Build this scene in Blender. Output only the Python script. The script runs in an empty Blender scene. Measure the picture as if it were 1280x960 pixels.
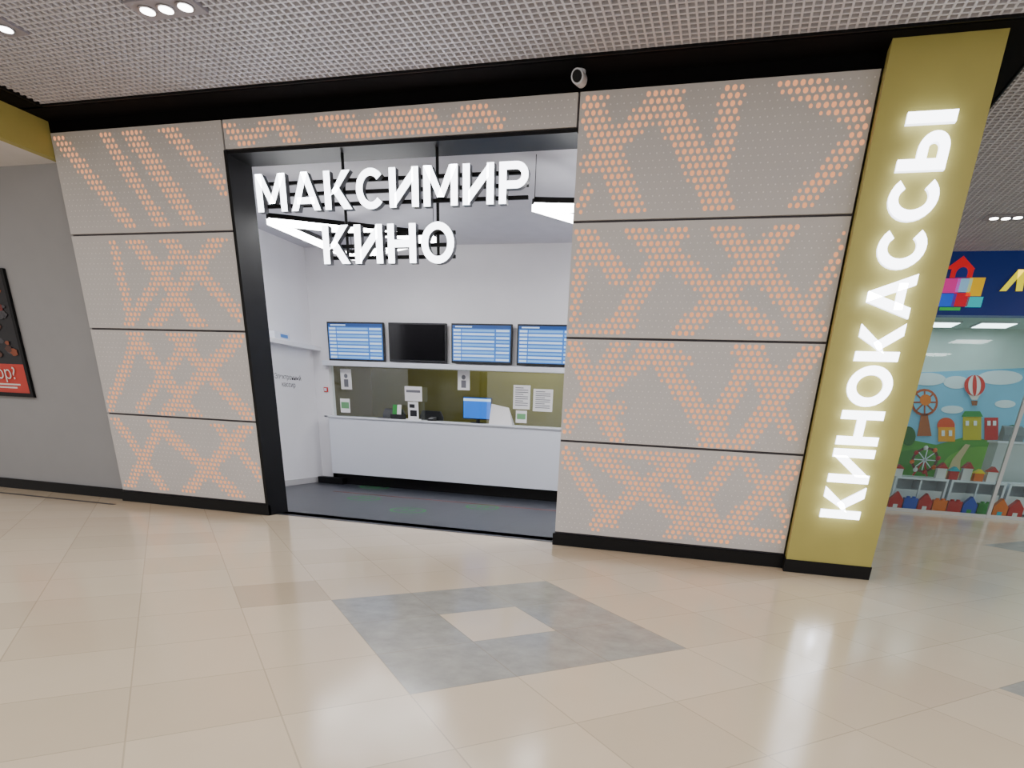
import bpy, math, random
import numpy as np
from mathutils import Matrix, Vector
random.seed(4)
C = bpy.context.scene.collection
# ------------------------------------------------------------------ camera (solved from the facade grid and the floor inlay)
CX, CY, CZ, YAW, PIT, ROL, F, PPX, PPY = 8.1032, -7.1284, 1.3760, 0.2633, -0.3992, 0.0512, 776.96, 670.69, 848.58
M = (Matrix.Rotation(YAW, 3, 'Z') @ Matrix.Rotation(math.pi/2+PIT, 3, 'X') @ Matrix.Rotation(ROL, 3, 'Z'))
cam = bpy.data.cameras.new('camera'); co = bpy.data.objects.new('camera', cam); C.objects.link(co)
co.matrix_world = Matrix.Translation((CX, CY, CZ)) @ M.to_4x4()
cam.sensor_fit = 'HORIZONTAL'; cam.sensor_width = 36; cam.lens = F/1280*36
cam.shift_x = (640-PPX)/1280; cam.shift_y = (PPY-480)/1280; cam.clip_end = 200; cam.clip_start = .05
bpy.context.scene.camera = co
def ray(u, v): return M @ Vector(((u-PPX)/F, -(v-PPY)/F, -1))
def hy(u, v, Y): d = ray(u, v); t = (Y-CY)/d.y; return CX+t*d.x, CZ+t*d.z
def hz(u, v, Z=0): d = ray(u, v); t = (Z-CZ)/d.z; return CX+t*d.x, CY+t*d.y
def hx(u, v, X): d = ray(u, v); t = (X-CX)/d.x; return CY+t*d.y, CZ+t*d.z
# ------------------------------------------------------------------ materials
def lin(c): return tuple((x/255/12.92 if x/255 <= .04045 else ((x/255+.055)/1.055)**2.4) for x in c)
MATS = {}
def mat(name, rgb, rough=.5, emis=0, var=.03, scale=4, metal=0, spec=.4, ecol=None, sample=True):
    if name in MATS: return MATS[name]
    m = bpy.data.materials.new(name); m.use_nodes = True; MATS[name] = m
    nt = m.node_tree; b = nt.nodes['Principled BSDF']
    c = lin(rgb)
    tc = nt.nodes.new('ShaderNodeTexCoord'); n = nt.nodes.new('ShaderNodeTexNoise'); n.inputs['Scale'].default_value = scale; n.inputs['Detail'].default_value = 1.5
    r = nt.nodes.new('ShaderNodeValToRGB')
    r.color_ramp.elements[0].position = .3; r.color_ramp.elements[1].position = .7
    r.color_ramp.elements[0].color = (*[x*(1-var) for x in c], 1); r.color_ramp.elements[1].color = (*[min(1, x*(1+var)) for x in c], 1)
    nt.links.new(tc.outputs['Object'], n.inputs['Vector']); nt.links.new(n.outputs['Fac'], r.inputs['Fac']); nt.links.new(r.outputs['Color'], b.inputs['Base Color'])
    b.inputs['Roughness'].default_value = rough; b.inputs['Metallic'].default_value = metal; b.inputs['Specular IOR Level'].default_value = spec
    if emis:
        b.inputs['Emission Color'].default_value = (*(lin(ecol) if ecol else c), 1); b.inputs['Emission Strength'].default_value = emis
        if not sample: m.cycles.emission_sampling = 'NONE'
    return m
def mnode(nt, op, a, b=None, c=None):
    n = nt.nodes.new('ShaderNodeMath'); n.operation = op
    for i, v in enumerate((a, b, c)):
        if v is None: continue
        if isinstance(v, (int, float)): n.inputs[i].default_value = v
        else: nt.links.new(v, n.inputs[i])
    return n.outputs[0]
def mixc(nt, f, a, b):
    n = nt.nodes.new('ShaderNodeMix'); n.data_type = 'RGBA'
    nt.links.new(f, n.inputs[0])
    for i, v in ((6, a), (7, b)):
        if isinstance(v, tuple): n.inputs[i].default_value = (*v, 1)
        else: nt.links.new(v, n.inputs[i])
    return n.outputs[2]
DX, DY, DR, DI = 6.694, -3.093, 1.346, .441
def floor_material():
    m = bpy.data.materials.new('beige_tile_floor'); m.use_nodes = True; nt = m.node_tree; b = nt.nodes['Principled BSDF']
    g = nt.nodes.new('ShaderNodeNewGeometry'); s = nt.nodes.new('ShaderNodeSeparateXYZ'); nt.links.new(g.outputs['Position'], s.inputs[0])
    X, Yv = s.outputs[0], s.outputs[1]
    T = DI*math.sqrt(2)*1.017
    u = mnode(nt, 'MULTIPLY', mnode(nt, 'ADD', mnode(nt, 'SUBTRACT', X, DX), mnode(nt, 'SUBTRACT', Yv, DY)), .70711/T)
    v = mnode(nt, 'MULTIPLY', mnode(nt, 'SUBTRACT', mnode(nt, 'SUBTRACT', X, DX), mnode(nt, 'SUBTRACT', Yv, DY)), .70711/T)
    u = mnode(nt, 'ADD', u, 100.5); v = mnode(nt, 'ADD', v, 100.5)
    def edge(q):
        f = mnode(nt, 'FRACT', q); return mnode(nt, 'MINIMUM', f, mnode(nt, 'SUBTRACT', 1.0, f))
    gro = mnode(nt, 'LESS_THAN', mnode(nt, 'MINIMUM', edge(u), edge(v)), .006)
    fu, fv = mnode(nt, 'FLOOR', u), mnode(nt, 'FLOOR', v)
    cmb = nt.nodes.new('ShaderNodeCombineXYZ'); nt.links.new(fu, cmb.inputs[0]); nt.links.new(fv, cmb.inputs[1])
    wn = nt.nodes.new('ShaderNodeTexWhiteNoise'); nt.links.new(cmb.outputs[0], wn.inputs['Vector'])
    nz = nt.nodes.new('ShaderNodeTexNoise'); nz.inputs['Scale'].default_value = 3.0; nz.inputs['Detail'].default_value = 6; nt.links.new(g.outputs['Position'], nz.inputs['Vector'])
    tile = mixc(nt, wn.outputs['Value'], lin((223, 205, 178)), lin((234, 218, 192)))
    tile = mixc(nt, mnode(nt, 'MULTIPLY', nz.outputs['Fac'], .35), tile, lin((215, 194, 164)))
    odd = mnode(nt, 'MULTIPLY', mnode(nt, 'COMPARE', fu, 98.0, .1), mnode(nt, 'COMPARE', fv, 98.0, .1))
    odd = mnode(nt, 'MAXIMUM', odd, mnode(nt, 'MULTIPLY', mnode(nt, 'GREATER_THAN', wn.outputs['Value'], .95), .5))
    tile = mixc(nt, mnode(nt, 'MULTIPLY', odd, .8), tile, lin((202, 183, 156)))
    nz2 = nt.nodes.new('ShaderNodeTexNoise'); nz2.inputs['Scale'].default_value = 6; nz2.inputs['Detail'].default_value = 9; nz2.inputs['Roughness'].default_value = .6; nt.links.new(g.outputs['Position'], nz2.inputs['Vector'])
    rr = nt.nodes.new('ShaderNodeValToRGB'); rr.color_ramp.elements[0].position = .3; rr.color_ramp.elements[1].position = .7; nt.links.new(nz2.outputs['Fac'], rr.inputs['Fac'])
    rr.color_ramp.elements[0].color = (*lin((154, 153, 147)), 1); rr.color_ramp.elements[1].color = (*lin((180, 179, 171)), 1)
    grey = rr.outputs['Color']
    col = tile
    for (cx, cy) in CENTRES:
        d = mnode(nt, 'ADD', mnode(nt, 'ABSOLUTE', mnode(nt, 'SUBTRACT', X, cx)), mnode(nt, 'ABSOLUTE', mnode(nt, 'SUBTRACT', Yv, cy)))
        f = mnode(nt, 'MULTIPLY', mnode(nt, 'LESS_THAN', d, DR), mnode(nt, 'GREATER_THAN', d, DI))
        col = mixc(nt, f, col, grey)
    col = mixc(nt, mnode(nt, 'MULTIPLY', gro, .38), col, lin((150, 130, 108)))
    nt.links.new(col, b.inputs['Base Color'])
    b.inputs['Roughness'].default_value = .16; b.inputs['Specular IOR Level'].default_value = .55
    return m
a1 = hz(1228, 681); a2 = hz(1248, 860)
CENTRES = [(DX, DY), (a1[0]+DR, a1[1]), (a2[0]+DR, a2[1])]
def dark_floor_material():
    m = bpy.data.materials.new('dark_tile_floor'); m.use_nodes = True; nt = m.node_tree; b = nt.nodes['Principled BSDF']
    g = nt.nodes.new('ShaderNodeNewGeometry'); br = nt.nodes.new('ShaderNodeTexBrick'); br.offset = 0
    br.inputs['Scale'].default_value = 1.0; br.inputs['Brick Width'].default_value = .6; br.inputs['Row Height'].default_value = .6; br.inputs['Mortar Size'].default_value = .006
    br.inputs['Color1'].default_value = (*lin((44, 47, 55)), 1); br.inputs['Color2'].default_value = (*lin((50, 53, 61)), 1); br.inputs['Mortar'].default_value = (*lin((33, 34, 40)), 1)
    nt.links.new(g.outputs['Position'], br.inputs['Vector']); nt.links.new(br.outputs['Color'], b.inputs['Base Color']); b.inputs['Roughness'].default_value = .35
    return m
def glass_material(name, tint, gloss=.12):
    m = bpy.data.materials.new(name); m.use_nodes = True; nt = m.node_tree; nt.nodes.clear()
    o = nt.nodes.new('ShaderNodeOutputMaterial'); mx = nt.nodes.new('ShaderNodeMixShader'); t = nt.nodes.new('ShaderNodeBsdfTransparent'); gl = nt.nodes.new('ShaderNodeBsdfGlossy')
    t.inputs[0].default_value = (*tint, 1); gl.inputs['Roughness'].default_value = .02; mx.inputs[0].default_value = gloss
    nt.links.new(t.outputs[0], mx.inputs[1]); nt.links.new(gl.outputs[0], mx.inputs[2]); nt.links.new(mx.outputs[0], o.inputs[0]); return m
BLACK = mat('black_paint', (10, 10, 13), .45, spec=.25)
SOFT = mat('black_soffit', (9, 9, 12), .8, spec=.1)
PANEL = mat('grey_panel', (215, 212, 212), .45, var=.015)
CORE = mat('dark_grey_joint', (84, 80, 86), .6)
DOT = mat('lit_perforation', (170, 110, 76), .6, emis=1.05, ecol=(255, 170, 118), sample=False)
PIN = mat('pin_holes', (234, 230, 230), .6, emis=.16, sample=False)
MUST = mat('mustard_paint', (180, 172, 96), .5)
LET = mat('letter_face', (250, 250, 255), .4, emis=8.0, ecol=(243, 246, 255))
LETS = mat('letter_halo_return', (225, 228, 240), .4, emis=4.0, ecol=(235, 240, 255))  # glow on letter sides and back, added to cast a halo on the pillar
LETD = mat('dark_letter_side', (90, 92, 100), .4)
WHITE = mat('white_paint', (238, 237, 241), .55, var=.01)
GREYW = mat('grey_wall_paint', (160, 161, 165), .6, var=.015)
WGLOSS = mat('white_gloss', (226, 230, 240), .25, var=.006, scale=1)
LED = mat('led_diffuser', (255, 255, 255), .4, emis=18)
LEDS = mat('spot_lamp', (255, 252, 248), .4, emis=14)
PAPER = mat('paper', (232, 230, 230), .8)
INK = mat('grey_ink', (110, 110, 116), .8)
DKP = mat('dark_plastic', (32, 32, 36), .4)
OLIVE = mat('olive_wall_paint', (124, 118, 48), .12, spec=.7)
CHROME = mat('brushed_metal', (160, 160, 165), .3, metal=.9)
RED = mat('red_paint', (190, 30, 30), .4); BLUE = mat('blue_paint', (26, 70, 180), .4); GREEN = mat('green_paint', (40, 140, 56), .4)
ORANGE = mat('orange_paint', (230, 110, 20), .4); YELLOW = mat('yellow_paint', (240, 220, 20), .4); CYAN = mat('cyan_paint', (40, 180, 200), .4); PINK = mat('pink_paint', (215, 40, 120), .4)
# ------------------------------------------------------------------ mesh building
class MB:
    def __init__(s): s.v = []; s.f = []; s.m = []
    def face(s, pts, mi=0):
        n = len(s.v); s.v += [tuple(p) for p in pts]; s.f.append(tuple(range(n, n+len(pts)))); s.m.append(mi); return s
    def box(s, x0, x1, y0, y1, z0, z1, mi=0):
        x0, x1 = sorted((x0, x1)); y0, y1 = sorted((y0, y1)); z0, z1 = sorted((z0, z1))
        n = len(s.v)
        s.v += [(x0,y0,z0),(x1,y0,z0),(x1,y1,z0),(x0,y1,z0),(x0,y0,z1),(x1,y0,z1),(x1,y1,z1),(x0,y1,z1)]
        for q in ((0,3,2,1),(4,5,6,7),(0,1,5,4),(1,2,6,5),(2,3,7,6),(3,0,4,7)): s.f.append(tuple(n+i for i in q)); s.m.append(mi)
        return s
    def prism(s, pts, vec, mi=0, ms=None):
        ms = mi if ms is None else ms
        n = len(s.v); k = len(pts); vec = Vector(vec)
        s.v += [tuple(p) for p in pts] + [tuple(Vector(p)+vec) for p in pts]
        s.f.append(tuple(n+i for i in range(k))); s.m.append(mi)
        s.f.append(tuple(n+k+i for i in reversed(range(k)))); s.m.append(ms)
        for i in range(k):
            j = (i+1) % k; s.f.append((n+i, n+k+i, n+k+j, n+j)); s.m.append(ms)
        return s
    def bar(s, p, q, w, h, mi=0):
        p, q = Vector(p), Vector(q); d = (q-p).normalized(); up = Vector((0,0,1)) if abs(d.z) < .9 else Vector((1,0,0))
        a = d.cross(up).normalized()*w/2; b = a.cross(d).normalized()*h/2
        return s.prism([p+a+b, p-a+b, p-a-b, p+a-b], q-p, mi)
    def cyl(s, p, q, r, r2=None, n=16, mi=0):
        r2 = r if r2 is None else r2
        p, q = Vector(p), Vector(q); d = (q-p).normalized(); up = Vector((0,0,1)) if abs(d.z) < .9 else Vector((1,0,0))
        a = d.cross(up).normalized(); b = a.cross(d); k = len(s.v)
        for c, rr in ((p, r), (q, r2)):
            for i in range(n): t = 2*math.pi*i/n; s.v.append(tuple(c+a*rr*math.cos(t)+b*rr*math.sin(t)))
        s.f.append(tuple(k+i for i in range(n))); s.m.append(mi); s.f.append(tuple(k+n+i for i in reversed(range(n)))); s.m.append(mi)
        for i in range(n): j = (i+1) % n; s.f.append((k+i, k+n+i, k+n+j, k+j)); s.m.append(mi)
        return s
    def ball(s, c, r, sx=1, sy=1, sz=1, n=14, mi=0, z0=-1):
        k = len(s.v); rings = n//2
        for i in range(rings+1):
            ph = -math.pi/2 + math.pi*i/rings
            for j in range(n):
                t = 2*math.pi*j/n; s.v.append((c[0]+r*sx*math.cos(ph)*math.cos(t), c[1]+r*sy*math.cos(ph)*math.sin(t), c[2]+r*sz*max(z0, math.sin(ph))))
        for i in range(rings):
            for j in range(n): jj = (j+1) % n; s.f.append((k+i*n+j, k+i*n+jj, k+(i+1)*n+jj, k+(i+1)*n+j)); s.m.append(mi)
        return s
    def disc(s, c, r, y=None, n=8, mi=0):   # a disc facing -y
        return s.face([(c[0]+r*math.cos(2*math.pi*i/n), c[1], c[2]+r*math.sin(2*math.pi*i/n)) for i in range(n)], mi)
    def fdisc(s, c, r, n=24, mi=0, sx=1, sy=1):
        return s.face([(c[0]+r*sx*math.cos(2*math.pi*i/n), c[1]+r*sy*math.sin(2*math.pi*i/n), c[2]) for i in range(n)], mi)
def org(p):
    o = Vector((0,0,0))
    while p: o += p.location; p = p.parent
    return o
def obj(name, mb, mats, parent=None, bevel=0, smooth=False):
    if not isinstance(mats, (list, tuple)): mats = [mats]
    vs = np.array(mb.v)
    if parent is None: o0 = Vector(((vs[:,0].min()+vs[:,0].max())/2, (vs[:,1].min()+vs[:,1].max())/2, vs[:,2].min()))
    else: o0 = org(parent)
    me = bpy.data.meshes.new(name); me.from_pydata([tuple(Vector(v)-o0) for v in mb.v], [], mb.f)
    for m in mats: me.materials.append(m)
    for p, i in zip(me.polygons, mb.m): p.material_index = i; p.use_smooth = smooth
    me.update()
    o = bpy.data.objects.new(name, me); C.objects.link(o)
    if parent is None: o.location = o0
    else: o.parent = parent
    if bevel:
        b = o.modifiers.new('bevel', 'BEVEL'); b.width = bevel; b.segments = 2; b.limit_method = 'ANGLE'
    return o
def thing(name, label, cat, loc, group=None):
    o = bpy.data.objects.new(name, None); C.objects.link(o); o.location = loc; o.empty_display_size = .1
    o['label'] = label; o['category'] = cat
    if group: o['group'] = group
    return o
def tag(o, label, cat, group=None):
    o['label'] = label; o['category'] = cat
    if group: o['group'] = group
    return o
def struct(name, mb, m, **k):
    o = obj(name, mb, m, **k); o['kind'] = 'structure'; return o
def text_mb(txt, size, O, U, V, N, depth=.002, bold=0.0, align='LEFT'):
    cu = bpy.data.curves.new('t', 'FONT'); cu.body = txt; cu.size = size; cu.offset = bold; cu.align_x = align
    ob = bpy.data.objects.new('t', cu); C.objects.link(ob)
    dg = bpy.context.evaluated_depsgraph_get(); me = bpy.data.meshes.new_from_object(ob.evaluated_get(dg))
    mb = MB(); O, U, V, N = map(Vector, (O, U, V, N))
    mb.v = [tuple(O+U*v.co.x+V*v.co.y+N*depth) for v in me.vertices]; mb.f = [tuple(p.vertices) for p in me.polygons]; mb.m = [0]*len(mb.f)
    bpy.data.objects.remove(ob); return mb
# ------------------------------------------------------------------ bold letters
def arc(cx, cy, rx, ry, t, a0, a1, n=20, ty=None):
    ty = t if ty is None else ty
    out = []
    for i in range(n):
        a, b = [math.radians(a0+(a1-a0)*k/n) for k in (i, i+1)]
        out.append([(cx+rx*math.cos(a), cy+ry*math.sin(a)), (cx+rx*math.cos(b), cy+ry*math.sin(b)), (cx+(rx-t)*math.cos(b), cy+(ry-ty)*math.sin(b)), (cx+(rx-t)*math.cos(a), cy+(ry-ty)*math.sin(a))])
    return out
def rc(x0, x1, y0, y1): return [(x0,y0),(x1,y0),(x1,y1),(x0,y1)]
def glyphs(t):
    h = t*.92
    return {
 'М': (1.02, [rc(0,t,0,1), rc(1.02-t,1.02,0,1), [(0.02,1),(.04+t,1),(.51+t*.48,.22),(.51-t*.48,.22)], [(1.0,1),(.98-t,1),(.51-t*.48,.22),(.51+t*.48,.22)]]),
 'А': (.98, [[(0,0),(t*1.06,0),(.49+t*.52,1),(.49-t*.52,1)], [(.98,0),(.98-t*1.06,0),(.49-t*.52,1),(.49+t*.52,1)], rc(.2,.78,.18,.18+h*.9)]),
 'К': (.88, [rc(0,t,0,1), [(.18,.36),(.40,.46),(.86,1),(.86-t*1.28,1)], [(.24,.50),(.42,.64),(.88,0),(.88-t*1.28,0)]]),
 'С': (.90, arc(.47,.5,.47,.52,t,42,318,ty=h)),
 'И': (.90, [rc(0,t,0,1), rc(.9-t,.9,0,1), [(t-.04,.02),(.9-t+.04,.66),(.9-t+.04,.98),(t-.04,.34)]]),
 'Р': (.82, [rc(0,t,0,1), rc(t,.48,1-h,1), rc(t,.48,.36,.36+h)] + arc(.48,.68,.34,.32,t*.94,-90,90,14,ty=h)),
 'Н': (.88, [rc(0,t,0,1), rc(.88-t,.88,0,1), rc(t,.88-t,.5-h/2,.5+h/2)]),
 'О': (1.0, arc(.5,.5,.5,.52,t,0,360,30,ty=h)),
 'Ы': (1.12, [rc(0,t,0,1), rc(t,.42,0,h), rc(t,.42,.63-h,.63)] + arc(.42,.315,.33,.315,t*.94,-90,90,14,ty=h) + [rc(1.12-t,1.12,0,1)]),
 'Л': (.95, [[(.33,1),(.63,1),(.28,0),(0,0)], [(.33,1),(.63,1),(.95,0),(.67,0)]]),
}
def letters(word, O, U, V, N, width, cap, depth, parent, gap=.2, fm=None, sm=None, off=0, t=.205):
    O, U, V, N = map(Vector, (O, U, V, N)); GL = glyphs(t)
    tot = sum(GL[c][0] for c in word)+gap*(len(word)-1); s = width/tot; x = 0
    for c in word:
        w, polys = GL[c]; mb = MB()
        for i, p in enumerate(polys):
            mb.prism([O+U*((x+a)*s)+V*(b*cap)+N*depth for a, b in p], -N*(depth-off), 0, 1)
        if off:      # stand-off added to let the back glow form a halo; pin bridges it
            cx_ = sum(a for a, b in polys[0])/4; cy_ = sum(b for a, b in polys[0])/4
            q = O+U*((x+cx_)*s)+V*(cy_*cap); mb.cyl(q, q+N*(off+.005), .01, n=8, mi=1)
        obj('letter', mb, [fm or LET, sm or LETS], parent); x += w+gap
# ================================================================== the setting
ZB, PW, HL = .1425, 1.0, 4.1425
HC = HL+.10                                   # soffit and ceiling height
X1, X2, X3 = 2.3805, 6.3029, 8.8505
struct('floor', MB().box(-14, 26, -16, 14, -.1, 0), floor_material())
dS = -hz(720, 73, HC)[1]
XR = 9.67
# grid ceiling, one mesh: plenum and lattice bars
mb = MB().box(-14, 26, -16, 14, HC+.09, HC+.14, 1)
sp = .07
x = dS
while x < 18:
    mb.box(x-.009, x+.009, -5.5, (-dS if x < XR+dS else 8.0), HC+.02, HC+.045); x += sp
y = -5.5
while y < 8:
    mb.box((dS if y < -dS else XR+dS), 18, y-.009, y+.009, HC+.021, HC+.046); y += sp
struct('ceiling', mb, [mat('ceiling_lattice', (202, 202, 211), .5), mat('ceiling_void', (132, 131, 141), .9)])
# black soffit strip around the block
mb = MB().box(0, XR+dS, -dS, .4, HC, HC+.08).box(0, dS, -14, -dS, HC, HC+.08).box(XR, XR+dS, .4, 8, HC, HC+.08).box(0, X3+.01, .012, .35, HL, HC)
struct('trim_1', mb, SOFT)
mb = MB()
mb.bar((0, -dS, HC+.03), (XR+dS, -dS, HC+.03), .03, .06).bar((dS, -14, HC+.03), (dS, -dS, HC+.03), .03, .06).bar((XR+dS, -dS, HC+.03), (XR+dS, 8, HC+.03), .03, .06)
struct('trim_2', mb, BLACK)
# left: mustard bulkhead, low white ceiling, grey wall
zy = hx(70, 199, 0.0)[1]
struct('trim_3', MB().box(-.1, 0, -14, 0.1, zy, HC+.05), MUST)
struct('ceiling_left', MB().box(-14, -.1, -14, .2, zy, zy+.1), mat('white_ceiling', (226, 224, 226), .6))
struct('wall_left', MB().box(-14, .0, .12, .3, 0, HL), GREYW)
struct('baseboard_left', MB().box(-14, 0, .09, .12, 0, .14), BLACK)
# cladding core walls
struct('wall_front_left', MB().box(0.01, X1-.005, .03, .37, 0, HL), CORE)
struct('wall_front_right', MB().box(X2+.005, X3, .03, .37, 0, HL), CORE)
zl = hy(500, 179, 0)[1]
struct('wall_front_top', MB().box(X1, X2, .03, .37, zl+.03, HL), CORE)
struct('trim_4', MB().box(X1-.01, X1+.03, -.012, .38, 0, zl+.03).box(X1-.01, X2, 0.0, .38, zl, zl+.03), BLACK)
struct('baseboard_front_left', MB().box(-.01, X1+.03, -.02, .03, 0, ZB-.01), BLACK)
struct('baseboard_front_right', MB().box(X2-.01, X3+.01, -.02, .38, 0, ZB-.01), BLACK)
# dots
S = .062
def segd(px, pz, a, b):
    vx, vz = b[0]-a[0], b[1]-a[1]; L = vx*vx+vz*vz; tt = max(0, min(1, ((px-a[0])*vx+(pz-a[1])*vz)/L))
    return math.hypot(px-a[0]-tt*vx, pz-a[1]-tt*vz)
def panel(x0, x1, z0, z1, segs, label):
    g = .011
    W = [(hy(a, b, 0), hy(c, d, 0), w*.85) for a, b, c, d, w in segs]
    q = MB().box(x0+g, x1-g, 0, .03, z0+g, z1-g)
    r0 = int(z0/(S*.866)); r1 = int(z1/(S*.866))+1
    for r in range(r0, r1+1):
        z = r*S*.866
        if z < z0+.03 or z > z1-.03: continue
        k = int(x0/S)-1
        while k*S < x1+S:
            xx = k*S + (S/2 if r % 2 else 0); k += 1
            if xx < x0+.035 or xx > x1-.035: continue
            e = min(segd(xx, z, a, b)-w for a, b, w in W)
            if e < .025:
                rad = .0208 if e < -.03 else .0208-.008*(e+.03)/.055
                q.disc((xx, -.002, z), rad, n=12, mi=1)
            else: q.disc((xx, -.0015, z), .0065, n=6, mi=2)
    tag(obj('facade_panel', q, [PANEL, DOT, PIN]), label, 'panel', 'perforated facade panels')
R1 = [(728,112,790,268,.13),(842,112,738,205,.09),(822,108,902,262,.13),(918,103,888,262,.10),(985,98,1098,155,.10),(1092,150,995,262,.09),(722,125,760,112,.05),(720,265,735,240,.05)]
R2 = [(735,285,714,400,.07),(722,284,775,345,.10),(850,285,765,415,.10),(790,285,965,418,.09),(990,280,850,418,.10),(900,283,1032,425,.10),(975,300,940,350,.06),(715,415,790,405,.05),(1060,300,1010,385,.06)]
R3 = [(712,430,770,545,.10),(775,432,705,535,.08),(835,430,760,480,.08),(812,430,900,552,.11),(945,435,885,550,.10),(925,436,975,480,.08),(1015,440,925,557,.11),(715,515,775,510,.05),(800,440,860,450,.05),(935,450,990,545,.06)]
R4 = [(702,562,765,652,.08),(735,560,880,668,.09),(862,568,745,655,.09),(830,566,905,672,.10),(915,572,840,670,.09),(1000,577,900,670,.11),(900,655,975,672,.06),(760,560,830,575,.05),(930,575,985,650,.06)]
L1 = [(72,172,165,284,.08),(128,164,205,284,.08),(160,160,245,282,.11),(205,157,286,240,.08)]
L2 = [(140,298,165,405,.06),(165,297,250,408,.10),(205,296,300,395,.08),(275,296,190,410,.08),(225,310,160,405,.06)]
L3 = [(175,416,135,512,.07),(165,416,245,522,.09),(215,416,310,520,.09),(300,420,205,520,.08),(240,420,175,510,.06)]
L4 = [(145,524,205,612,.07),(205,525,160,612,.07),(190,526,300,622,.09),(310,532,230,620,.08),(270,530,330,600,.07)]
HD = [(282,158,312,182,.06),(345,152,365,172,.08),(300,180,330,160,.05),(405,146,455,166,.09),(455,165,520,140,.09),(520,138,545,160,.09),(600,130,570,160,.09),(590,130,622,156,.07),(430,160,545,160,.05)]
nm = ['uppermost', 'second from top', 'third from top', 'lowest']
for i, sg in enumerate((L1, L2, L3, L4)):
    panel(0, X1, ZB+3-i, ZB+4-i, sg, nm[i]+' grey perforated panel left of the cinema entrance opening')
for i, sg in enumerate((R1, R2, R3, R4)):
    panel(X2, X3, ZB+3-i, ZB+4-i, sg, nm[i]+' grey panel with lit orange dots beside the mustard pillar')
panel(X1, X2, zl+.03, HL, HD, 'narrow dotted header panel above the cinema entrance opening')
# ------------------------------------------------------------------ pillar and its sign
YP = -.18
p = thing('pillar', 'mustard yellow pillar carrying the upright lit lettering', 'pillar', (9.27, -.1, 0))
obj('shaft', MB().box(X3+.01, XR, YP, .37, .13, HC), MUST, p)
obj('baseboard', MB().box(X3, XR+.01, YP-.01, .38, 0, .13), BLACK, p)
xb = (hy(1074,640,YP-.06)[0]+hy(1196,150,YP-.06)[0])/2; xt = (hy(1029,640,YP-.06)[0]+hy(1136,155,YP-.06)[0])/2
z0 = hy(1050,648,YP-.06)[1]; z1 = hy(1166,139,YP-.06)[1]
s = thing('vertical_sign', 'glowing white upright letters reading КИНОКАССЫ on the mustard pillar', 'sign', (xb, YP, z0))
letters('КИНОКАССЫ', (xb+.005, YP, z0), (0,0,1), (-1,0,0), (0,-1,0), z1-z0, xb-xt+.03, .075, s, gap=.10, off=.03, t=.225)
# ------------------------------------------------------------------ hanging sign
YS = .12
a = hy(328,265,YS); b = hy(662,258,YS); ct = hy(500,212,YS); cb = hy(500,262,YS)
k0 = hy(410,331,YS); k1 = hy(571,330,YS); kt = hy(490,282,YS); kb = hy(490,331,YS)
s = thing('hanging_sign', 'glowing white cinema name letters hung on black rails in the entrance', 'sign', ((a[0]+b[0])/2, YS, kb[1]))
letters('МАКСИМИР', (a[0], YS, cb[1]), (1,0,0), (0,0,1), (0,-1,0), b[0]-a[0], ct[1]-cb[1], .07, s, gap=.15, sm=LETD)
letters('КИНО', (k0[0], YS, kb[1]), (1,0,0), (0,0,1), (0,-1,0), k1[0]-k0[0], kt[1]-kb[1], .07, s, gap=.17, sm=LETD)
for f in (.2, .5, .8):
    z = cb[1]+(ct[1]-cb[1])*f; obj('rail', MB().box(a[0]+.02, b[0]-.02, YS+.001, YS+.025, z-.016, z+.016), BLACK, s)
    z = kb[1]+(kt[1]-kb[1])*f; obj('rail', MB().box(k0[0]+.02, k1[0]-.02, YS+.001, YS+.025, z-.016, z+.016), BLACK, s)
for px in (428, 545):
    xx = hy(px, 240, YS)[0]; obj('rod', MB().cyl((xx, YS+.04, kb[1]+.08), (xx, YS+.04, zl), .016), BLACK, s)
# ------------------------------------------------------------------ booth room
XL, YB = .55, 4.0
ZC = 3.87
zs = hy(560, 458, YB-.05)[1]           # shelf underside
zc = hy(550, 527, 3.75)[1]             # counter top
zcb = hy(550, 602, 3.75)[1]            # counter front lower edge
struct('floor_booth', MB().box(XL-.1, 8.6, .2, 6.4, .0, .004).box(X1, X2, .12, .4, 0, .004), dark_floor_material())
struct('ceiling_booth', MB().box(.0, 8.9, .38, 6.5, ZC, ZC+.15), mat('booth_ceiling', (208, 207, 215), .7))
struct('wall_booth_left', MB().box(.3, XL, .38, 6.4, 0, ZC), WHITE)
xo = hy(413, 490, YB)[0]
struct('wall_back', MB().box(XL, 8.6, YB, YB+.15, zs, ZC), WHITE)
struct('wall_back_corner', MB().box(XL, xo, YB, YB+.15, 0, zs), WHITE)
struct('wall_booth_right', MB().box(8.6, 9.55, .38, 6.5, 0, HL), WHITE)
struct('wall_cashier_rear', MB().box(.3, 8.6, 6.0, 6.2, 0, ZC), OLIVE)
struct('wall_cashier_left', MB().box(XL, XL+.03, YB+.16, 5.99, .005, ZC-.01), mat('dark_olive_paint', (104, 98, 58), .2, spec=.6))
struct('baseboard_booth', MB().box(XL, XL+.02, .4, YB, 0, .1), mat('pale_skirting', (190,188,190), .5))
# shelf under the televisions
tag(obj('wall_shelf', MB().box(xo-.05, 8.5, YB-.12, YB, zs-.05, zs+.03), WGLOSS, bevel=.006), 'long white ledge running under the four wall televisions', 'shelf')
# glass of the cash windows
tag(obj('counter_glass', MB().box(xo+.01, 8.5, YB+.06, YB+.07, zc, zs), glass_material('clear_glass', (.93,.96,.95), .08)), 'clear glass screen standing between white counter and ledge', 'glass screen')
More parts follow.
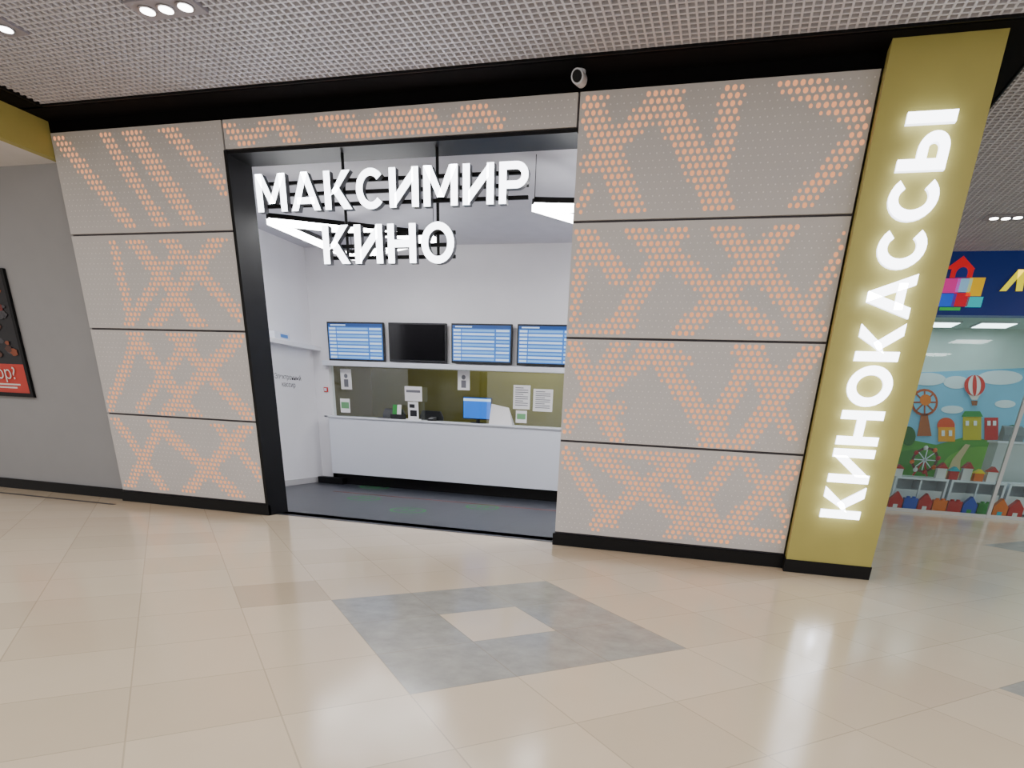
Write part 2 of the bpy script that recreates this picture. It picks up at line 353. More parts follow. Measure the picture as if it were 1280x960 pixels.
# counter
xc = hy(413, 555, 3.75)[0]
c = thing('cash_counter', 'long white ticket counter with dark recessed base', 'counter', (xc+3, 3.9, 0))
obj('front_panel', MB().box(xc, 8.5, 3.75, 3.80, zcb, zc-.03), WGLOSS, c, bevel=.005)
obj('countertop', MB().box(xo+.01, 8.5, 3.73, 4.75, zc-.03, zc).box(xc-.01, xo+.01, 3.73, YB-.005, zc-.03, zc), WGLOSS, c, bevel=.004)
obj('side_panel', MB().box(xc, xc+.04, 3.80, YB-.005, zcb, zc-.03), WGLOSS, c)
obj('kick_base', MB().box(xo+.02, 8.5, 3.86, YB+.1, .004, zcb).box(xc+.03, xo+.02, 3.86, YB-.005, .004, zcb), BLACK, c)
obj('kick_foot', MB().box(XL+.08, xc+.22, 3.72, 3.86, .004, .12), BLACK, c)
# televisions
def tv(x0, y0, x1, y1, on, label):
    YT = YB-.10
    ax, az = hy(x0, y0, YT); bx, bz = hy(x1, y1, YT)
    o = thing('television', label, 'television', ((ax+bx)/2, YB-.03, bz), 'wall televisions above the counter')
    obj('bezel', MB().box(ax, bx, YT, YT+.05, bz, az), DKP, o, bevel=.005)
    obj('mount', MB().box((ax+bx)/2-.15, (ax+bx)/2+.15, YT+.05, YB, (az+bz)/2-.12, (az+bz)/2+.12), DKP, o)
    m = .025; sx0, sx1, sz0, sz1 = ax+m, bx-m, bz+m+.01, az-m
    q = MB().box(sx0, sx1, YT-.003, YT, sz0, sz1, 0)
    if on:
        n = 10; h = (sz1-sz0)/n
        for i in range(n):
            za = sz1-(i+1)*h
            if i == 0: q.box(sx0, sx1, YT-.005, YT-.003, za+.006, za+h, 3); q.box(sx0+.05, sx0+.35, YT-.006, YT-.005, za+.02, za+h-.015, 1)
            else:
                q.box(sx0+.02, sx0+.15, YT-.005, YT-.003, za+.014, za+h-.008, 1)
                q.box(sx0+.17, sx1-.28, YT-.005, YT-.003, za+.014, za+h-.008, 2 if i % 2 else 1)
                q.box(sx1-.25, sx1-.02, YT-.005, YT-.003, za+.014, za+h-.008, 1 if i % 2 else 2)
    sm = [mat('screen_blue', (50, 105, 175), .3, emis=.8), mat('screen_white', (180, 205, 235), .3, emis=.8), mat('screen_pale', (110, 160, 215), .3, emis=.8), mat('screen_navy', (35, 70, 130), .3, emis=.6)] if on else [mat('screen_off', (10, 10, 12), .12)]
    obj('screen', q, sm, o)
tv(408,402,481,453,1,'television with blue timetable nearest the white corner')
tv(485,403,558,454,0,'switched off black television between two lit timetable screens')
tv(564,404,639,456,1,'television with blue timetable right of the blank black screen')
tv(647,405,724,459,1,'television with blue timetable partly hidden behind the dotted panels')
# papers on the glass
def paper(x0, y0, x1, y1, label, kind, Y=YB+.055):
    ax, az = hy(x0, y0, Y); bx, bz = hy(x1, y1, Y)
    bz = max(bz, zc+.01)
    mb = MB().box(ax, bx, Y, Y+.005, bz, az, 0); w, h = bx-ax, az-bz
    if kind == 'figure':
        mb.box(ax+w*.3, ax+w*.7, Y-.002, Y, bz+h*.12, bz+h*.5, 1)
        mb.face([((ax+bx)/2+.17*w*math.cos(k*.524), Y-.002, bz+h*.66+.17*w*math.sin(k*.524)) for k in range(12)], 1)
    elif kind == 'text':
        for i in range(9):
            z = az-h*(.1+i*.09); mb.box(ax+w*.12, ax+w*(.88 if i % 3 else .6), Y-.002, Y, z-h*.03, z, 1)
    elif kind == 'green':
        mb.box(ax+w*.1, bx-w*.1, Y-.002, Y, bz+h*.3, bz+h*.75, 2)
    return tag(obj('paper_notice', mb, [PAPER, INK, mat('sticker_green', (110, 165, 115), .6)]), label, 'notice', 'paper notices on the counter glass')
paper(425,461,440,487,'white notice with dark figure at the left end of the glass','figure')
paper(572,463,587,488,'white notice with dark figure above the blue monitor','figure')
paper(642,481,662,512,'white text notice right of the blue monitor','text')
paper(667,486,690,515,'larger framed text notice nearest the dotted panels','text')
paper(645,513,658,529,'small white and green sticker under a text notice','green')
paper(425,498,438,516,'small green and white notice low at the left glass end','green')
# things on the counter
def on_counter(px, Y): return hy(px, 525, Y)[0]
x0, x1 = on_counter(575, 4.0), on_counter(611, 4.0)
zt = hy(593, 496, 4.12)[1]
m = thing('computer_monitor', 'small monitor with bright blue screen standing on the counter', 'monitor', ((x0+x1)/2, 4.15, zc))
obj('casing', MB().box(x0, x1, 4.13, 4.17, zc+.06, zt), DKP, m, bevel=.006)
obj('screen', MB().box(x0+.015, x1-.015, 4.126, 4.13, zc+.08, zt-.015).box(x0+.015, x1-.015, 4.124, 4.126, zt-.07, zt-.03, 1), [mat('monitor_blue', (30, 110, 215), .3, emis=1.0), mat('monitor_white', (200,225,250), .3, emis=1.0)], m)
obj('stand', MB().box((x0+x1)/2-.03, (x0+x1)/2+.03, 4.17, 4.20, zc, zc+.2).box((x0+x1)/2-.12, (x0+x1)/2+.12, 4.12, 4.26, zc, zc+.015), DKP, m)
x0, x1 = on_counter(612, 3.9), on_counter(641, 3.9); zt = hy(620, 505, 3.9)[1]
q = MB(); q.prism([(x0, 3.86, zc), (x1, 3.86, zc), (x1-.09, 3.93, zt-.05), (x0+.02, 3.93, zt)], (0, .01, 0)); q.prism([(x0+.02, 3.93, zt), (x1-.09, 3.93, zt-.05), (x1, 4.0, zc), (x0, 4.0, zc)], (0,.01,0))
tag(obj('tent_card', q, PAPER), 'white folded card standing beside the blue monitor', 'card')
# leaflet stand
x0, x1 = on_counter(507, 3.95), on_counter(528, 3.95); xm = (x0+x1)/2; zt = hy(517, 483, 3.95)[1]
m = thing('leaflet_stand', 'tall white leaflet stand with dark pictures on the counter', 'leaflet stand', (xm, 3.95, zc))
obj('base', MB().box(xm-.12, xm+.12, 3.88, 4.0, zc, zc+.02), PAPER, m)
obj('leaflet', MB().box(xm-.1, xm+.1, 3.93, 3.94, zc+.02, zc+.30).box(xm-.06, xm+.07, 3.928, 3.93, zc+.06, zc+.16, 1).box(xm-.07, xm+.03, 3.928, 3.93, zc+.2, zc+.26, 1), [PAPER, DKP], m)
obj('header_card', MB().box(x0, x1, 3.95, 3.96, zt-.24, zt).box(x0+.03, x1-.03, 3.948, 3.95, zt-.1, zt-.06, 1), [PAPER, INK], m)
obj('post', MB().box(xm-.012, xm+.012, 3.96, 3.975, zc+.02, zt-.05), CHROME, m)
# brochure rack
x0, x1 = on_counter(490, 3.95), on_counter(505, 3.95)
m = thing('brochure_holder', 'small holder with green brochures left of the leaflet stand', 'brochure holder', ((x0+x1)/2, 3.95, zc))
obj('holder', MB().box(x0, x1, 3.9, 4.0, zc, zc+.08), DKP, m); 
for k in range(2): obj('brochure', MB().prism([(x0+.02+k*.09, 3.93, zc+.04), (x0+.1+k*.09, 3.93, zc+.04), (x0+.1+k*.09, 3.97, zc+.24), (x0+.02+k*.09, 3.97, zc+.24)], (0,.008,0)), [GREEN, PAPER][k], m)
# card terminal
xk = on_counter(540, 3.92)
m = thing('card_terminal', 'dark card payment terminal lying on the counter', 'card terminal', (xk, 3.92, zc))
obj('body', MB().prism([(xk-.05, 3.84, zc), (xk-.05, 4.0, zc), (xk-.05, 4.0, zc+.07), (xk-.05, 3.84, zc+.03)], (.1,0,0)), DKP, m)
obj('keypad', MB().prism([(xk-.035, 3.85, zc+.034), (xk+.035, 3.85, zc+.034), (xk+.035, 3.91, zc+.049), (xk-.035, 3.91, zc+.049)], (0,-.001,.004)), CHROME, m)
xk = on_counter(480, 3.85)
tag(obj('paper_folder', MB().box(xk-.1, xk+.08, 3.8, 3.92, zc, zc+.012).box(xk-.08, xk+.06, 3.82, 3.9, zc+.012, zc+.02, 1), [DKP, INK]), 'flat dark folder lying at the counter edge', 'folder')
# office chairs behind the counter
def chair(px, label):
    Y = 5.1; xx = hy(px, 505, Y)[0]
    o = thing('office_chair', label, 'chair', (xx, Y, .004), 'office chairs behind the counter')
    pts = [(xx+.25*sx*k, Y+.02, z) for sx, k, z in ((-1,.85,.78),(1,.85,.78),(1,1,.95),(1,1,1.28),(1,.8,1.38),(-1,.8,1.38),(-1,1,1.28),(-1,1,.95))]
    obj('backrest', MB().prism(pts, (0,.06,0)), DKP, o, bevel=.02)
    obj('seat', MB().box(xx-.25, xx+.25, Y-.3, Y+.15, .5, .58), DKP, o, bevel=.03)
    obj('post', MB().cyl((xx, Y-.08, .1), (xx, Y-.08, .5), .03), CHROME, o)
    obj('back_bar', MB().box(xx-.03, xx+.03, Y+.08, Y+.1, .5, .95), DKP, o)
    for k in range(5):
        a = k*2*math.pi/5+.3; e = (xx+.25*math.cos(a), Y-.08+.25*math.sin(a), .08)
        l = obj('leg', MB().bar((xx, Y-.08, .12), e, .05, .03), DKP, o); obj('caster', MB().cyl((e[0]-.02, e[1], .032), (e[0]+.02, e[1], .032), .028), DKP, l)
chair(491, 'dark office chair behind the leaflet stand'); chair(538, 'dark office chair beside the blue monitor')
# left wall of the booth: ledge, device, lettering, alarm button
ya, za = hx(336, 432, XL)
zled = hx(390, 437, XL)[1]
tag(obj('wall_ledge', MB().box(XL, XL+.18, max(.6, ya-.5), YB, zled-.02, zled+.05), WHITE, bevel=.006), 'white ledge projecting from the booth side wall', 'ledge')
dy, dz = hx(350, 428, XL+.1)
m = thing('wall_device', 'small white and blue box sitting on the side wall ledge', 'device', (XL+.1, dy, zled+.05))
obj('casing', MB().box(XL+.03, XL+.16, dy-.2, dy+.2, zled+.05, zled+.16), WGLOSS, m, bevel=.008); obj('blue_label', MB().box(XL+.16, XL+.163, dy-.05, dy+.14, zled+.08, zled+.13), mat('label_blue', (90,140,210), .4), m)
ty, tz = hx(343, 471, XL); ty2, _ = hx(374, 473, XL)
m = thing('wall_lettering', 'two lines of dark lettering on the white booth wall', 'lettering', (XL, (ty+ty2)/2, tz-.12))
sz = (ty2-ty)/6.1
TXT = mat('faint_ink', (84, 84, 90), .8)
obj('text_line', text_mb('Электронный', sz, (XL, ty, tz-.02), (0,1,0), (0,0,1), (1,0,0), .003), TXT, m)
obj('text_line', text_mb('кассир', sz, (XL, ty+.25*(ty2-ty), tz-.02-sz*1.05), (0,1,0), (0,0,1), (1,0,0), .003), TXT, m)
bx_, bz_ = hy(408, 487, YB); bx_ = min(bx_, xo-.06)
m = thing('alarm_button', 'small red call point on the white strip by the counter', 'alarm button', (bx_, YB, bz_)); obj('casing', MB().box(bx_-.04, bx_+.04, YB-.03, YB, bz_-.04, bz_+.04), RED, m, bevel=.006); obj('plate', MB().box(bx_-.025, bx_+.025, YB-.034, YB-.03, bz_-.025, bz_+.025), WGLOSS, m)
# triangle pendants
def pendant(pts, z, label):
    P = [Vector((*hz(u, v, z), z)) for u, v in pts]
    c = sum(P, Vector())/3
    o = thing('triangle_pendant', label, 'pendant light', c, 'triangular pendant lights')
    hb, db = MB(), MB()
    for i in range(3):
        a, b = P[i], P[(i+1) % 3]; hb.bar(a+Vector((0,0,.055)), b+Vector((0,0,.055)), .085, .05); db.bar(a, b, .085, .06)
    obj('housing', hb, BLACK, o); obj('diffuser', db, LED, o)
    for a in P: obj('wire', MB().cyl(a+Vector((0,0,.08)), (a.x, a.y, ZC), .004, n=6), BLACK, o)
pendant([(337,277),(542,299),(440,322)], 3.42, 'white triangle light on black frame behind the hanging letters')
pendant([(668,259),(790,262),(770,290)], 3.42, 'white triangle light partly hidden behind the dotted panels')
# floor stickers and tape
GS = mat('green_sticker', (66, 138, 82), .5)
def sticker(u, v, label):
    x, y = hz(u, v, .005); mb = MB()
    n = 28
    for i in range(n):
        a, b = 2*math.pi*i/n, 2*math.pi*(i+1)/n
        mb.face([(x+.27*math.cos(a), y+.27*math.sin(a), .0065), (x+.27*math.cos(b), y+.27*math.sin(b), .0065), (x+.225*math.cos(b), y+.225*math.sin(b), .0065), (x+.225*math.cos(a), y+.225*math.sin(a), .0065)])
    for s_ in (-1, 1): mb.fdisc((x+s_*.06, y+.04, .0065), .055, n=16, sx=.6, sy=1.3); mb.fdisc((x+s_*.055, y-.08, .0065), .03, n=12, sx=.8)
    tag(obj('floor_sticker', mb, GS), label, 'floor sticker', 'round green floor stickers')
sticker(468,609,'round green footprint sticker nearest the white counter'); sticker(603,634,'round green footprint sticker nearest the dotted panels')
sticker(455,623,'round green footprint sticker on the left of the dark floor'); sticker(510,638,'round green footprint sticker at the centre near the entrance')
ry = hz(500, 622)[1]
tag(obj('floor_tape', MB().box(1.6, 6.2, ry, ry+.05, .004, .0055), mat('red_tape', (120, 58, 54), .6)), 'thin red line of tape across the dark booth floor', 'floor tape')
# ------------------------------------------------------------------ poster on the grey wall
YW = .12
bx1, bz0 = hy(43, 497, YW-.03); _, bz1 = hy(6, 335, YW-.03); bx0 = bx1-1.35
m = thing('poster', 'dark framed poster with red foot on the grey wall', 'poster', ((bx0+bx1)/2, YW, bz0))
fr = MB().box(bx0, bx1, YW-.04, YW, bz0, bz0+.05).box(bx0, bx1, YW-.04, YW, bz1-.05, bz1).box(bx0, bx0+.05, YW-.04, YW, bz0+.05, bz1-.05).box(bx1-.05, bx1, YW-.04, YW, bz0+.05, bz1-.05)
obj('frame', fr, BLACK, m)
zr = hy(35, 456, YW)[1]
pr = MB().box(bx0+.05, bx1-.05, YW-.02, YW-.01, zr, bz1-.05, 0).box(bx0+.05, bx1-.05, YW-.021, YW-.01, bz0+.05, zr, 1)
for k in range(60):
    cx, cz = random.uniform(bx0+.2, bx1-.13), random.uniform(zr+.08, zr+1.0); r = random.uniform(.025, .07); ph = random.uniform(0, 6)
    pr.face([(cx+r*(1+.25*math.sin(3*i+ph))*math.cos(i*.628), YW-.022-.0002*k, cz+r*.7*math.sin(i*.628)) for i in range(10)], 2+k % 4)
obj('print', pr, [mat('poster_dark', (30, 27, 31), .4), mat('poster_red', (205, 62, 50), .4), mat('poster_orange', (140, 70, 40), .4), mat('poster_brown', (80, 46, 36), .4), mat('poster_grey', (70, 68, 74), .4), mat('poster_deep_red', (110, 34, 30), .4)], m)
lx, lz = hy(22, 474, YW-.03)
obj('text_line', text_mb('ор?', .22, (lx, YW-.034, lz), (1.08,0,0), (0,0,1), (0,-1,0), .002, bold=0, align='RIGHT'), PAPER, m)
obj('text_line', MB().box(lx-.5, lx+.02, YW-.024, YW-.022, lz-.08, lz-.06).box(lx-.5, lx-.05, YW-.024, YW-.022, lz-.12, lz-.10), PAPER, m)
# dark strip in the floor by the grey wall
gx, gy = hz(60, 622)
tag(obj('floor_strip', MB().box(-6, hz(140,631)[0], gy-.03, gy+.03, 0, .004), mat('strip_grey', (60, 57, 58), .5)), 'thin dark strip along the floor before the grey wall', 'floor strip')
# ------------------------------------------------------------------ security camera
x, z = hy(724, 100, -.12)
m = thing('security_camera', 'small white security camera above the joint of the dotted panels', 'security camera', (x, -.12, z))
obj('bracket', MB().cyl((x, -.1, z+.03), (x, -.1, HC), .022).cyl((x, -.1, HC-.02), (x, -.1, HC), .05), WGLOSS, m)
obj('housing', MB().cyl((x+.0, -.04, z+.03), (x+.01, -.24, z-.02), .055, n=20).ball((x, -.05, z+.03), .05), WGLOSS, m, smooth=False)
obj('lens', MB().cyl((x+.01, -.24, z-.02), (x+.0105, -.252, z-.023), .042, n=20), BLACK, m)
# ------------------------------------------------------------------ ceiling spotlights
def spots(pxs, label, r=.055, lamps=True):
    P = [Vector((*hz(u, v, HC+.02), HC+.02)) for u, v in pxs]; c = sum(P, Vector())/len(P)
    o = thing('recessed_spotlight', label, 'ceiling light', c, 'recessed ceiling spotlights')
    xs = [p.x for p in P]; ys = [p.y for p in P]
    obj('frame', MB().box(min(xs)-.12, max(xs)+.12, min(ys)-.12, max(ys)+.12, HC+.005, HC+.079), mat('spot_frame', (150, 148, 158), .4), o)
    for p in P:
        l = obj('lamp', MB().cyl((p.x, p.y, HC-.005), (p.x, p.y, HC+.005), r, n=20), LEDS, o)
        obj('ring', MB().cyl((p.x, p.y, HC-.002), (p.x, p.y, HC+.0055), r*1.35, n=20), CHROME, l)
spots([(184,10),(207,8),(231,5)], 'row of three bright spotlights at the left of the lattice ceiling')
spots([(6,33)], 'single bright spotlight above the mustard bulkhead')
spots([(1243,271),(1258,271),(1273,270)], 'row of three spotlights over the passage to the toy shop')
# ================================================================== toy shop at the end of the passage
YF = 6.9
fz0 = hy(1225, 396, YF)[1]; fz1 = hy(1240, 310, YF)[1]
struct('trim_5', MB().box(9.6, 20, YF-.1, YF+.2, fz1, HC), BLACK)
o = thing('shop_sign', 'blue toy shop fascia with coloured house emblem and yellow letter', 'sign', (13, YF-.1, fz0))
obj('fascia_board', MB().box(9.6, 20, YF-.15, YF+.1, fz0, fz1), mat('fascia_blue', (24, 48, 130), .35, emis=.15), o)
YE = YF-.17
def em(name, u0, v0, u1, v1, rgb, shape=None, dy=0):
    ax, az = hy(u0, v0, YE); bx, bz = hy(u1, v1, YE)
    mm = mat('emblem_'+name, rgb, .4, emis=.4)
    Y = YE+dy
    if shape == 'roof': pts = [(ax, Y, bz), (bx, Y, bz), ((ax+bx)/2, Y, az)]
    elif shape == 'arch':
        r = (bx-ax)/2; cx = (ax+bx)/2; zz = az-r
        pts = [(ax, Y, bz), (bx, Y, bz)] + [(cx+r*math.cos(k*math.pi/10), Y, max(bz+.001, zz)+r*math.sin(k*math.pi/10)) for k in range(11)]
    else: pts = [(ax, Y, bz), (bx, Y, bz), (bx, Y, az), (ax, Y, az)]
    obj('emblem_block', MB().prism(pts, (0,.02,0)), mm, o)
em('red', 1186, 320, 1219, 336, (225, 24, 36), 'roof'); em('red', 1190, 336, 1215, 347, (225, 24, 36)); em('night', 1197, 334, 1208, 347, (24, 40, 120), 'arch', -.006)
em('pink', 1181, 348, 1197, 366, (235, 50, 160)); em('sky', 1198, 348, 1212, 365, (150, 205, 245)); em('yellow', 1213, 347, 1226, 370, (245, 195, 10))
em('blue', 1175, 367, 1192, 383, (40, 100, 240)); em('crimson', 1193, 366, 1209, 383, (215, 24, 50)); em('cyan', 1210, 371, 1226, 384, (30, 205, 215)); em('green', 1175, 384, 1200, 388, (60, 190, 80))
lx0, lz0 = hy(1249, 364, YE); lx1, lz1 = hy(1286, 337, YE)
letters('Л', (lx0, YE+.02, lz0), (1,0,0), (.22,0,1), (0,-1,0), lx1-lx0, lz1-lz0, .03, o, fm=mat('letter_yellow', (238, 225, 10), .4, emis=.8), sm=YELLOW)
# glazing
GM = glass_material('shop_glass', (.9,.97,.97), .025)
xs = [10.2, hy(1262, 560, YF)[0], hy(1262, 560, YF)[0]+1.6, 18]
for i in range(3):
    w = struct('window_%d' % (i+1), MB().box(xs[i]+.03, xs[i+1]-.03, YF, YF+.012, .06, fz0), GM)
    obj('window_frame', MB().box(xs[i]-.03, xs[i]+.03, YF-.03, YF+.04, 0, fz0).box(xs[i]+.03, xs[i+1]-.03, YF-.02, YF+.03, 0, .06), mat('frame_white', (205, 210, 212), .4), w)
YM = 9.6
struct('wall_shop_back', MB().box(8, 22, YM, YM+.1, 0, HL), mat('shop_wall', (214, 230, 228), .6))
struct('ceiling_shop', MB().box(8, 22, YF+.2, YM, fz0+.15, fz0+.25), mat('shop_ceiling', (195, 212, 210), .6))
for u, v, lb in ((1174, 404, 'bright ceiling panel inside the toy shop beside the pillar'), (1243, 405, 'bright ceiling panel inside the toy shop under the yellow letter')):
    x, y = hz(u, v, fz0+.15)
    y = max(YF+.5, min(y, YM-.4)); 
    l = thing('ceiling_panel_light', lb, 'ceiling light', (x, y, fz0+.12), 'toy shop ceiling panels'); obj('frame', MB().box(x-.33, x+.33, y-.33, y+.33, fz0+.12, fz0+.15), WGLOSS, l); obj('diffuser', MB().box(x-.3, x+.3, y-.3, y+.3, fz0+.115, fz0+.12), mat('panel_led', (240, 250, 250), .4, emis=6), l)
# mural
m = thing('wall_mural', 'cartoon landscape mural with balloon and wheel inside the toy shop', 'mural', (13, YM, 0))
def mp(name, pts, rgb, k):
    obj(name, MB().prism([(*(lambda q: (q[0], YM-.012*k, q[1]))(hy(u, v, YM)),) for u, v in pts], (0,.01,0)), mat('mural_'+name+str(rgb[0]), rgb, .6, emis=.05), m)
def circ(cx, cy, rx, ry, n=20): return [(cx+rx*math.cos(2*math.pi*i/n), cy+ry*math.sin(2*math.pi*i/n)) for i in range(n)]
SKY = (124, 190, 224)
mp('sky', [(1090,468),(1330,458),(1330,640),(1090,620)], SKY, 1)
for cx, cy, rx, ry in ((1160,474,22,8),(1250,472,28,9),(1195,478,16,8),(1190,512,14,5),(1256,505,13,5)): mp('cloud', circ(cx, cy, rx, ry), (220, 234, 242), 2)
mp('hill', [(1090,560),(1130,548),(1170,556),(1210,545),(1260,556),(1330,545),(1330,640),(1090,620)], (76, 150, 44), 2)
mp('hill', circ(1225, 590, 50, 32), (108, 174, 60), 3); mp('hill', circ(1140, 592, 36, 30), (58, 128, 44), 3)
mp('path', [(1170,620),(1196,620),(1200,575),(1212,556),(1206,555),(1190,574)], (214, 196, 150), 4)
# balloon: round envelope with curved red gores, cords and basket
BX, BY, BR = 1217, 482, 13
mp('balloon', circ(BX, BY, BR, BR), (238, 236, 234), 5)
for fa, fb in ((-1.0, -.62), (-.2, .2), (.62, 1.0)):
    pts = [(BX+fa*BR*math.sin(math.pi*i/12), BY-BR*math.cos(math.pi*i/12)) for i in range(13)]+[(BX+fb*BR*math.sin(math.pi*i/12), BY-BR*math.cos(math.pi*i/12)) for i in range(11, 0, -1)]
    mp('gore', pts, (206, 44, 36), 6)
mp('balloon_neck', [(BX-9,BY+9),(BX+9,BY+9),(BX+3,BY+18),(BX-3,BY+18)], (226, 222, 216), 4.5)
mp('basket', [(BX-4,BY+19),(BX+4,BY+19),(BX+3,BY+25),(BX-3,BY+25)], (140, 80, 36), 5)
mp('wheel', circ(1155,503,17,17), (185, 80, 20), 3); mp('wheel_opening', circ(1155,503,14,14), SKY, 4); mp('wheel_hub', circ(1156,500,7,7), (225, 120, 10), 5)
for k in range(4):
    a_ = k*math.pi/4; cx_, sx_ = math.cos(a_), math.sin(a_)
    mp('wheel_spoke', [(1155+15*cx_-sx_, 503+15*sx_+cx_), (1155+15*cx_+sx_, 503+15*sx_-cx_), (1155-15*cx_+sx_, 503-15*sx_-cx_), (1155-15*cx_-sx_, 503-15*sx_+cx_)], (160, 74, 30), 4.5)
mp('wheel_stand', [(1152,512),(1158,512),(1164,545),(1146,545)], (170, 90, 36), 3)
mp('dome', circ(1182,532,11,10), (220, 74, 8), 3); mp('house', [(1172,534),(1193,534),(1193,552),(1172,552)], (236, 160, 16), 4)
mp('house', [(1203,520),(1226,520),(1226,550),(1203,550)], (196, 180, 20), 3); mp('roof', [(1201,521),(1228,521),(1224,514),(1205,514)], (40, 140, 60), 4)
mp('house', [(1230,522),(1247,522),(1247,550),(1230,550)], (192, 26, 22), 3); mp('tree', circ(1135,545,9,12), (30, 100, 30), 4); mp('tree', circ(1265,545,14,14), (30, 100, 30), 4)
for hx0 in (1206, 1216, 1233, 1240, 1176, 1185): mp('house_window', [(hx0,526),(hx0+4,526),(hx0+4,532),(hx0,532)] if hx0 > 1200 else [(hx0,538),(hx0+4,538),(hx0+4,545),(hx0,545)], (230, 236, 240), 5)
# display units and toys
z1 = hy(1180, 598, 7.7)[1]
cols = [RED, BLUE, ORANGE, PAPER, GREEN, CYAN, PINK, YELLOW]; cn = ['red','blue','orange','white','green','cyan','pink','yellow']
un = ['nearest the mustard pillar','in the middle of the shop window','farthest from the mustard pillar']
for i in range(3):
    x0 = hy(1112, 610, 7.7)[0]+i*1.0
    d = thing('display_unit', 'low white display unit '+un[i], 'display unit', (x0+.45, 7.7, 0), 'white display units in the toy shop')
    obj('top', MB().box(x0, x0+.95, 7.4, 8.0, z1-.04, z1), WGLOSS, d); obj('back', MB().box(x0+.04, x0+.91, 7.96, 8.0, 0, z1-.04), WGLOSS, d); obj('side', MB().box(x0, x0+.04, 7.4, 8.0, 0, z1-.04), WGLOSS, d); obj('side', MB().box(x0+.91, x0+.95, 7.4, 8.0, 0, z1-.04), WGLOSS, d)
    obj('divider', MB().box(x0+.46, x0+.49, 7.42, 7.95, 0, z1-.04), WGLOSS, d)
    for k in range(2): obj('drawer', MB().box(x0+.05+k*.44, x0+.45+k*.44, 7.43, 7.45, .06, z1*.62), mat('drawer_white', (214, 218, 222), .4), d)
# toy ferris ride
x, z = hy(1155, 578, 7.75); zt = z1+.002
m = thing('toy_ferris_ride', 'brown toy fairground ride model on a white display unit', 'toy', (x, 7.75, zt))
q = MB()
for i in range(16):
    a, b = 2*math.pi*i/16, 2*math.pi*(i+1)/16; q.bar((x+.22*math.cos(a), 7.75, zt+.32+.22*math.sin(a)), (x+.22*math.cos(b), 7.75, zt+.32+.22*math.sin(b)), .04, .04)
obj('rim', q, mat('toy_brown', (100, 50, 36), .5), m)
for i in range(8): a = math.pi*i/4; obj('spoke', MB().bar((x, 7.75, zt+.32), (x+.22*math.cos(a), 7.75, zt+.32+.22*math.sin(a)), .018, .018), WGLOSS, m)
for i in range(8): a = math.pi*i/4+.2; obj('gondola', MB().ball((x+.23*math.cos(a), 7.72, zt+.32+.23*math.sin(a)), .045, n=10), [RED, ORANGE, PAPER][i % 3], m)
for s_ in (-.13, .13): obj('leg', MB().bar((x+s_, 7.79, zt+.012), (x, 7.79, zt+.32), .03, .03), RED, m)
# toy buildings on the units
for i, (u, ci, h) in enumerate(((1122,3,.22),(1176,3,.3),(1192,0,.24),(1208,3,.34),(1224,2,.22),(1240,3,.28))):
    x = hy(u, 590, 7.52)[0]
    m = thing('toy_house', '%s toy house on a white display unit, %s' % (cn[ci], ['nearest the pillar','right of the brown fairground ride','between two white ones','tallest of the white ones','orange among white ones','nearest the window frame'][i]), 'toy', (x, 7.52, z1), 'toy houses on the display units')
    obj('walls', MB().box(x-.08, x+.08, 7.45, 7.6, z1, z1+h*.65), cols[ci], m); obj('roof', MB().prism([(x-.1, 7.44, z1+h*.65), (x+.1, 7.44, z1+h*.65), (x, 7.44, z1+h)], (0,.18,0)), cols[(ci+5) % 8], m)
# coloured block row just behind the glass
xa = hy(1118, 632, 7.15)[0]; row = [(0,'house'),(1,'box'),(0,'house'),(2,'box'),(0,'box'),(1,'house'),(4,'box'),(2,'house'),(0,'house')]
ordn = ['first','second','third','fourth','fifth','sixth','seventh','eighth','ninth']
for i, (ci, kd) in enumerate(row):
    x = xa+i*.26; w = .12
    q = MB()
    if kd == 'house': q.prism([(x-w, 7.1, .0), (x+w, 7.1, 0), (x+w, 7.1, .2), (x, 7.1, .35), (x-w, 7.1, .2)], (0,.14,0)); q.box(x-.04, x+.04, 7.094, 7.1, 0, .11, 1)
    else: q.box(x-w, x+w, 7.1, 7.24, 0, .24); q.cyl((x-.05, 7.17, .24), (x-.05, 7.17, .27), .035).cyl((x+.05, 7.17, .24), (x+.05, 7.17, .27), .035)
    tag(obj('toy_block', q, [cols[ci], cols[(ci+3) % 8]]), '%s %s block, %s from the pillar in the row behind the glass' % (cn[ci], 'house shaped' if kd == 'house' else 'square', ordn[i]), 'toy block', 'toy blocks along the shop window')
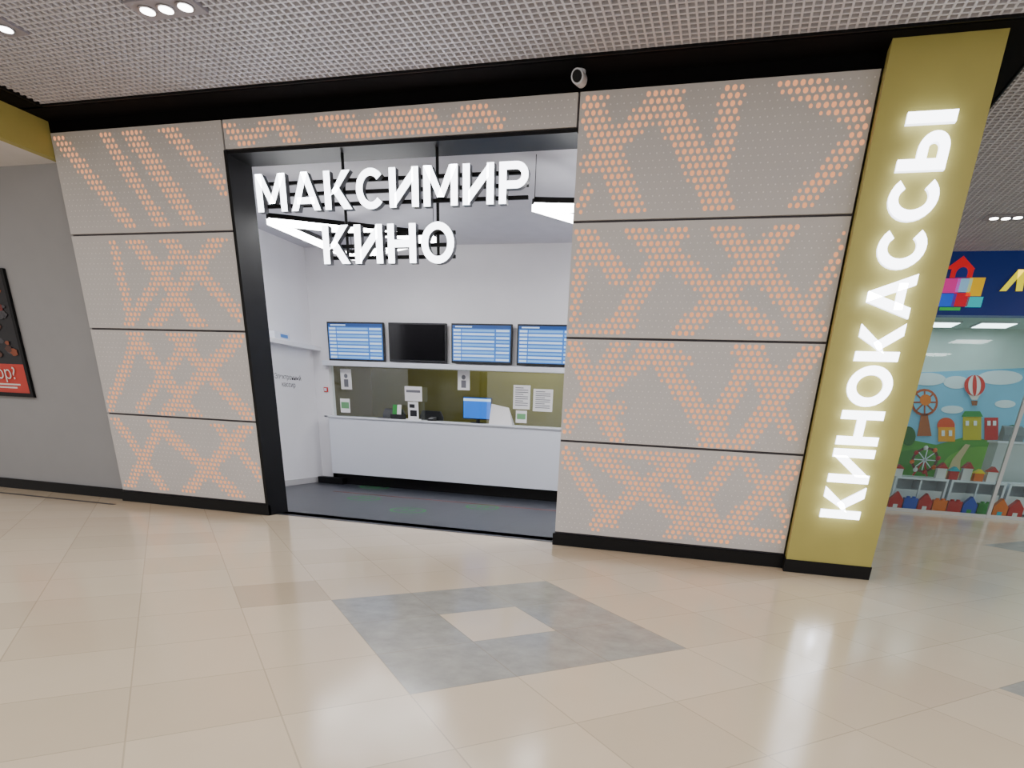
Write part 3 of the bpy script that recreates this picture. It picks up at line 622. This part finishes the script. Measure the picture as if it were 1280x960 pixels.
# cash desk at the right
x0, zt = hy(1253, 530, 8.3)
m = thing('shop_desk', 'pale desk with a till at the right of the toy shop', 'desk', (x0+.6, 8.4, 0))
obj('body', MB().box(x0, x0+1.4, 8.2, 8.7, 0, zt-.35), mat('desk_pale', (196, 200, 200), .5), m); obj('top', MB().box(x0-.03, x0+1.43, 8.15, 8.73, zt-.35, zt-.31), WGLOSS, m)
obj('till', MB().prism([(x0+.1, 8.3, zt-.31), (x0+.1, 8.6, zt-.31), (x0+.1, 8.6, zt-.02), (x0+.1, 8.45, zt-.05), (x0+.1, 8.3, zt-.2)], (.35,0,0)), mat('till_grey', (120,124,128), .5), m)
# ================================================================== light
w = bpy.data.worlds.new('world'); bpy.context.scene.world = w; w.use_nodes = True
w.node_tree.nodes['Background'].inputs[0].default_value = (1, .985, .965, 1); w.node_tree.nodes['Background'].inputs[1].default_value = .92
def area(name, loc, size, power, col=(1,.975,.95), rot=(0,0,0)):
    l = bpy.data.lights.new(name, 'AREA'); l.shape = 'SQUARE'; l.size = size; l.energy = power; l.color = col
    o = bpy.data.objects.new(name, l); C.objects.link(o); o.location = loc; o.rotation_euler = rot
for x in (1.5, 6, 10.5, 15):
    for y in (-4.5, -8.5): area('mall_fill_light', (x, y, HC-.02), 1.0, 72)  # unseen area lights added overhead, beyond the frame, to light the hall
area('passage_fill_light', (15.5, 2.5, HC-.02), 1.0, 140)  # added light outside the view, brightens the passage
area('booth_fill_light', (7.4, 2.2, ZC-.02), 1.0, 150, (.98,.98,1))  # added light hidden behind the right-hand panels to brighten the booth
area('booth_fill_light', (1.15, 0.85, ZC-.02), .6, 50, (.98,.98,1))  # second added booth light, out of sight behind the left block
area('cashier_fill_light', (4.5, 5.1, ZC-.02), .8, 80)  # added light concealed by the back wall, lifts the cashier room
area('toy_shop_fill_light', (16.5, 8.2, fz0+.1), 1.0, 65, (.9,1,1))  # extra unseen light put in to brighten the toy shop
area('left_fill_light', (-3, -3, zy-.02), .8, 50)  # unseen fill added for the grey wall on the left
